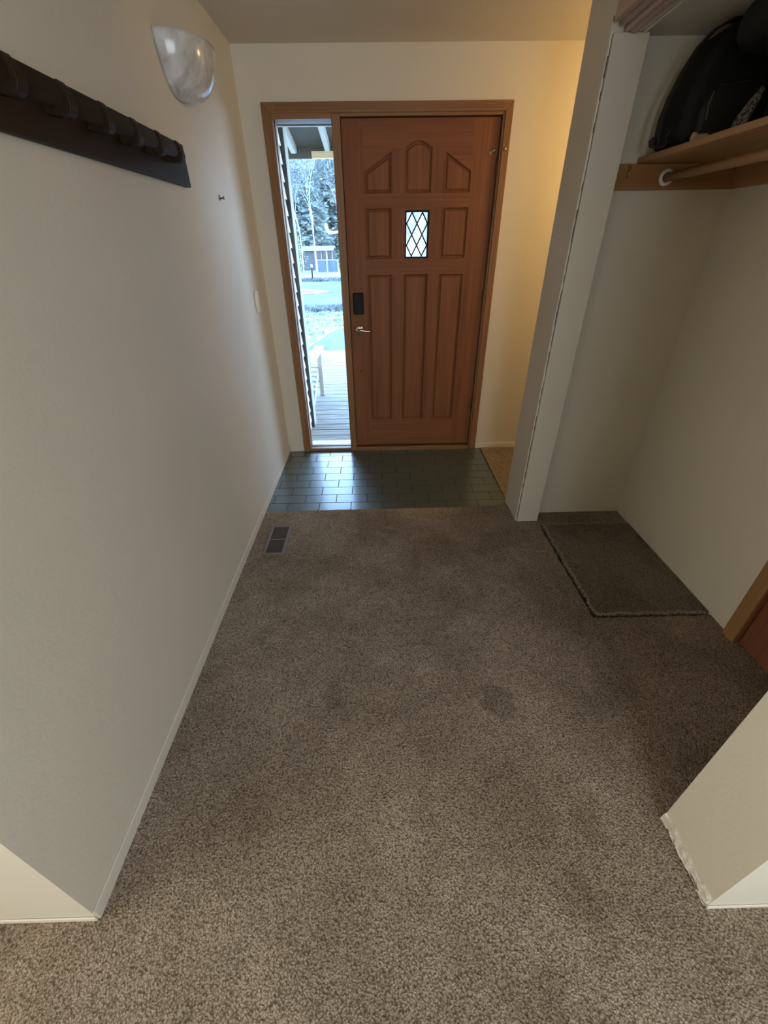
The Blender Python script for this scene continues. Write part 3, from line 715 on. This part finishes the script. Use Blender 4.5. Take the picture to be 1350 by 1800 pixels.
strip('garden_path',[(-1.75,7.75),(-1.52,9.0),(-1.30,10.0),(-1.18,10.9),(-1.02,11.5),(-.60,11.95),(.4,12.4),(2.5,12.9)],[(3,7.75),(3.05,8),(3.1,8.3),(3.15,8.6),(3.2,9),(3.3,9.4),(3.4,9.8),(3.6,10.3)],ASPH,'curved blue-grey path meeting the porch deck','path')
xsr=[-40,-20,-10,-6,-4,-2,0,6,20,40]
strip('road',[(x,16.6+.03*x) for x in xsr],[(x,30.5+.05*x) for x in xsr],ASPH,'wide blue-grey road crossing beyond the lawn','road',.04)
strip('leaf_litter_bed',[(-5.6,21.3),(-4.2,21.0),(-3.2,21.2),(-2.5,21.9),(-2.1,22.3)],[(-5.8,25.0),(-4.6,25.4),(-3.6,24.6),(-2.9,23.6),(-2.1,22.35)],GRAVEL,'patch of reddish leaf litter lying on the road','leaf litter',.07)
# grass tufts (uncountable)
b=MB()
def tuft(x,y,h,n=5):
    for k in range(n):
        a=rnd.uniform(0,2*PI); l=rnd.uniform(.3,.8)*h; dx,dy=math.cos(a),math.sin(a); px,py=x+rnd.uniform(-.05,.05),y+rnd.uniform(-.05,.05); z=gz(py)
        w=.012+.0008*y; hh=h*rnd.uniform(.6,1.1)
        b.add([(px-dy*w,py+dx*w,z),(px+dy*w,py-dx*w,z),(px+dx*l,py+dy*l,z+hh)],[(0,1,2)])
for k in range(2600):
    y=rnd.uniform(8.0,16.4); x=rnd.uniform(-5.0,1.2)
    if x>-1.8+.0*(y) and y<12.2 and x>-1.9+(y-7.7)*.17: continue
    tuft(x,y,.07)
tag(b.build('lawn_grass',leafm('frosted_blades',(.14,.19,.12),(.42,.46,.38))),'tufts of frosted grass on the lawn beyond the porch','grass',None,'stuff')
b=MB()
for k in range(1100):
    x=rnd.uniform(-7,2); y=rnd.uniform(15.4,16.6)+.03*x; tuft(x,y,.17,4)
for k in range(1200):
    x=rnd.uniform(-9,2); y=rnd.uniform(30.6,33)+.05*x; tuft(x,y,.22,4)
tag(b.build('roadside_weeds',leafm('dry_weeds',(.06,.075,.08),(.22,.25,.27))),'rough dark weeds along both verges of the road','weeds',None,'stuff')

# marker post
mp=empty('marker_post',(-4.15,31.3,gz(31.3)),'thin dark marker post with pale cap at the road verge','post')
g=gz(31.3); b=MB(); b.box(-4.19,-4.11,31.26,31.34,g,g+.80); b.build('post',BLACKM,mp); b=MB(); b.box(-4.20,-4.10,31.25,31.35,g+.80,g+.98); b.build('cap',WHITEX,mp,bevel=.01)
# blue fence
g=gz(44); bf=empty('board_fence',(-4.4,44,g),'flat blue-painted board fence beyond the road','fence')
b=MB()
for k in range(12): b.box(-5.30+k*.16,-5.30+k*.16+.152,43.98,44.02,g,g+.92+.02*(k%3))
b.build('boards',BLUEF,bf)
b=MB(); b.box(-5.34,-3.36,43.94,44.06,g+.93,g+.99); b.build('top_rail',SHEDR,bf)
for x in (-5.32,-4.40,-3.40):
    b=MB(); b.box(x-.06,x+.06,43.90,43.98,g,g+1.0); b.build('fence_post',SHEDR,bf)
# shed
g=gz(48); sh=empty('shed',(-5.2,49,g),'low blue-grey shed with frosted roof edge behind the fence','shed')
b=MB(); b.box(-7.0,-4.1,48,51,g,1.0); b.build('wall',SHEDW,sh)
b=MB(); b.prism([(47.6,.98),(49.5,1.25),(51.4,.98),(51.4,1.08),(49.5,1.35),(47.6,1.08)],'x',-7.3,-4.05); b.build('roof',SHEDR,sh)
for x in (-5.55,-4.95,-4.55):
    b=MB(); b.box(x-.20,x+.13,47.97,48.0,.30,.98); b.build('window',SHEDG,sh)
for x in (-5.9,-5.27,-4.78,-4.70,-4.2):
    b=MB(); b.box(x-.03,x+.03,47.7,47.76,g,1.08); b.build('porch_post',SHEDR,sh)

# ------------------------------------------------------------------ trees
def conifer(name,h,r0,seed,leaf,bark,z0=.8,dens=1.0,qs=.22):
    rnd=random.Random(seed)
    root=empty(name,(0,0,0),'tree','tree')
    b=MB(); b.tube([(0,0,-.2),(0,0,h*.4),(.03*h*.2,0,h)],[h*.016,h*.011,.02],8); b.build('trunk',bark,root,smooth=True)
    b=MB(); n=int(h*2.6*dens)
    for i in range(n):
        t=i/n; z=z0+(h-z0)*t; R=r0*(1-t)**.75+.15
        nb=int(6+R*2.5)
        for k in range(nb):
            a=2*PI*k/nb+rnd.uniform(-.3,.3); L=R*rnd.uniform(.7,1.1); m=max(3,int(L*4.2))
            for j in range(m):
                s=(j+.5)/m; x=math.cos(a)*L*s; y=math.sin(a)*L*s; zz=z-.35*L*s*s+rnd.uniform(-.12,.12)
                for q in range(2):
                    w=qs*rnd.uniform(.6,1.3); c=Vector((x,y,zz))+Vector((rnd.uniform(-.15,.15),rnd.uniform(-.15,.15),rnd.uniform(-.1,.1)))
                    u=Vector((rnd.uniform(-1,1),rnd.uniform(-1,1),rnd.uniform(-.5,.2))).normalized()*w
                    v_=Vector((rnd.uniform(-1,1),rnd.uniform(-1,1),rnd.uniform(-1,1))).normalized()*w*.35
                    b.add([c-u,c+v_,c+u,c-v_],[(0,1,2,3)])
    b.build('crown',leaf,root); return root
def bare(name,h,seed,leaf,bark):
    rnd=random.Random(seed); root=empty(name,(0,0,0),'tree','tree')
    b=MB(); tips=[]
    def br(p,d,L,r,lev):
        q=p+d*L; mid=p.lerp(q,.5)+Vector((rnd.uniform(-1,1),rnd.uniform(-1,1),0))*L*.04
        b.tube([p,mid,q],[r,r*.85,r*.65],5)
        if lev==0: tips.append(q); return
        for k in range(3 if lev>1 else 4):
            dd=(d+Vector((rnd.uniform(-1,1),rnd.uniform(-1,1),rnd.uniform(-.2,.7)))*.5).normalized(); br(q if k else mid.lerp(q,.5),dd,L*rnd.uniform(.55,.8),r*.55,lev-1); tips.append(q)
    br(Vector((0,0,-.2)),Vector((rnd.uniform(-.05,.05),0,1)),h*.42,h*.0075,5)
    b.build('trunk',bark,root)
    b=MB()
    for p in tips:
        for q in range(7):
            c=p+Vector((rnd.uniform(-.5,.5),rnd.uniform(-.5,.5),rnd.uniform(-.4,.4))); w=rnd.uniform(.05,.14)
            u=Vector((rnd.uniform(-1,1),rnd.uniform(-1,1),rnd.uniform(-1,1))).normalized()*w; v_=Vector((rnd.uniform(-1,1),rnd.uniform(-1,1),rnd.uniform(-1,1))).normalized()*w*.6
            b.add([c-u,c+v_,c+u,c-v_],[(0,1,2,3)])
    b.build('crown',leaf,root); return root
A=conifer('spruce_tree',15,3.6,1,LEAF1,BARK,.8,1.35,.34)
B_=conifer('pine_tree',13,3.0,2,LEAF2,BARK,1.2,1.3,.30)
C_=bare('bare_tree',11,3,LEAF3,BIRCH)
D_=conifer('young_fir',3.2,1.2,4,LEAF2,BARK,.2,1.5,.10)
def put(proto,x,y,sc_,rz,label,group,first):
    if first:
        proto.location=(x,y,gz(y)); proto.rotation_euler=(0,0,rz); proto.scale=(sc_,)*3; proto['label']=label; proto['group']=group
    else: dup(proto,(x,y,gz(y)),rz,sc_,label,group)
seen=set()
def P_(proto,x,y,s_,label,group):
    put(proto,x,y,s_,random.uniform(0,6.28),label,group,proto.name not in seen); seen.add(proto.name)
placed=[]
rt=random.Random(31)
def spread(proto,cands,rad,label,group):
    for x,y,s_ in cands:
        r_=rad*s_
        if any((x-a)**2+(y-c)**2<(r_+q)**2 for a,c,q in placed): continue
        placed.append((x,y,r_)); P_(proto,x,y,s_,label,group)
spread(D_,[(-3.05,45.9,.9),(-7.4,42,.7),(-2.2,41,.8),(-8.9,40,.8),(-6.9,44.8,.9),(-10.6,42,.9),(.6,42,.9),(3.2,43,1)],.75,'young frosted fir at the edge of the wood','young firs by the fence')
spread(C_,[(-5.15,42.2,.85),(-6.35,42.4,.75),(-3.75,54.5,1.1),(-9.6,44.5,.9),(1.9,47,1),(6,45,.9)],.55,'pale leafless tree with thin frosted twigs by the road','bare trees by the road')
spread(A,[(-8.0,54,1.1),(-5.6,62,1.25),(-11.8,49,1.0),(-14.8,58,1.2),(-12.2,66,1.25),(-20,54,1.1),(3.0,60,1.15),(11,58,1.1),(-2.2,72,1.2),(-19.5,68,1.2),(19,58,1.1),(-7.5,76,1.4),(-27,60,1.3)],2.9,'tall dark bluish spruce in the wood beyond the road','spruces beyond the road')
spread(B_,[(-1.4,53.5,.72),(-17,47,.9),(6.2,52,.85),(12,49,.9),(-24,50,1.0),(-16.6,75,1.2)],2.5,'paler green pine in the wood beyond the road','pines beyond the road')
b=MB(); b.tube([(-4.05,41.9,2.95),(-4.0,42,2.55),(-3.85,42,2.30),(-3.4,42.05,2.30),(-2.5,42.1,2.42),(-1.4,42.2,2.3)],[.09,.13,.13,.10,.08,.05],8)
b.tube([(-1.4,42.2,2.3),(-1.2,42.2,1.0),(-1.15,42.2,-.8)],[.08,.1,.12],8)
tag(b.build('broken_tree_limb',PEACH,smooth=True),'crooked peach-coloured limb with painted-in sunlight among the trees','branch')
for i in range(4):
    pass

# ------------------------------------------------------------------ lights
def area(name,loc,rot,sx,sy,power,color):
    l=bpy.data.lights.new(name,'AREA'); l.shape='RECTANGLE'; l.size=sx; l.size_y=sy; l.energy=power; l.color=color
    o=bpy.data.objects.new(name,l); COL.objects.link(o); o.location=loc; o.rotation_euler=rot; return o
area('room_window_daylight',(1.05,Y0-.04,1.35),(PI/2,0,0),2.0,1.3,74,(.80,.90,1.0))
area('room_side_window_daylight',(-3.04,-.85,1.35),(PI/2,0,-PI/2),1.5,1.3,62,(1.0,.95,.83))
l=bpy.data.lights.new('passage_lamp','POINT'); l.energy=27; l.color=(1.0,.66,.28); l.shadow_soft_size=.10
o=bpy.data.objects.new('passage_lamp',l); COL.objects.link(o); o.location=(1.85,2.66,2.0)
l=bpy.data.lights.new('sidelight_portal','AREA'); l.shape='RECTANGLE'; l.size=.36; l.size_y=2.1; l.cycles.is_portal=True
o=bpy.data.objects.new('sidelight_portal',l); COL.objects.link(o); o.location=(-.41,3.37,1.05); o.rotation_euler=(-PI/2,0,0)
sun=bpy.data.lights.new('sun','SUN'); sun.energy=3.0; sun.angle=.02; sun.color=(1,.9,.76)
o=bpy.data.objects.new('sun',sun); COL.objects.link(o); o.rotation_euler=Vector((-.80,.50,-.36)).to_track_quat('-Z','Y').to_euler()

w=bpy.data.worlds.new('sky'); S.world=w; w.use_nodes=True; t=w.node_tree; t.nodes.clear()
tc=t.nodes.new('ShaderNodeTexCoord'); sx=t.nodes.new('ShaderNodeSeparateXYZ'); t.links.new(tc.outputs['Generated'],sx.inputs[0])
cr=t.nodes.new('ShaderNodeValToRGB'); e=cr.color_ramp.elements; e[0].position=0; e[0].color=(.66,.83,1,1); e[1].position=.6; e[1].color=(.30,.56,1,1)
t.links.new(sx.outputs[2],cr.inputs[0]); bg=t.nodes.new('ShaderNodeBackground'); bg.inputs[1].default_value=17.0
t.links.new(cr.outputs[0],bg.inputs[0]); wo=t.nodes.new('ShaderNodeOutputWorld'); t.links.new(bg.outputs[0],wo.inputs[0])

# ------------------------------------------------------------------ camera
pitch,yaw,roll,F=.578142430,.0109555301,.0142579062,723.129
fwd=Vector((math.sin(yaw)*math.cos(pitch),math.cos(yaw)*math.cos(pitch),-math.sin(pitch)))
r=fwd.cross(Vector((0,0,1))).normalized(); d=fwd.cross(r)
rr=r*math.cos(roll)+d*math.sin(roll); dd=-r*math.sin(roll)+d*math.cos(roll)
cd=bpy.data.cameras.new('camera'); cam=bpy.data.objects.new('camera',cd); COL.objects.link(cam)
cd.sensor_fit='HORIZONTAL'; cd.sensor_width=36; cd.lens=F/1350*36; cd.clip_start=.02; cd.clip_end=400
M=Matrix((rr,-dd,-fwd)).transposed().to_4x4(); M.translation=Vector((0,0,1.48)); cam.matrix_world=M
S.camera=cam
S.view_settings.view_transform='Standard'; S.view_settings.look='None'; S.view_settings.gamma=1; S.view_settings.exposure=-.25
try: S.view_settings.use_curve_mapping=False
except Exception: pass
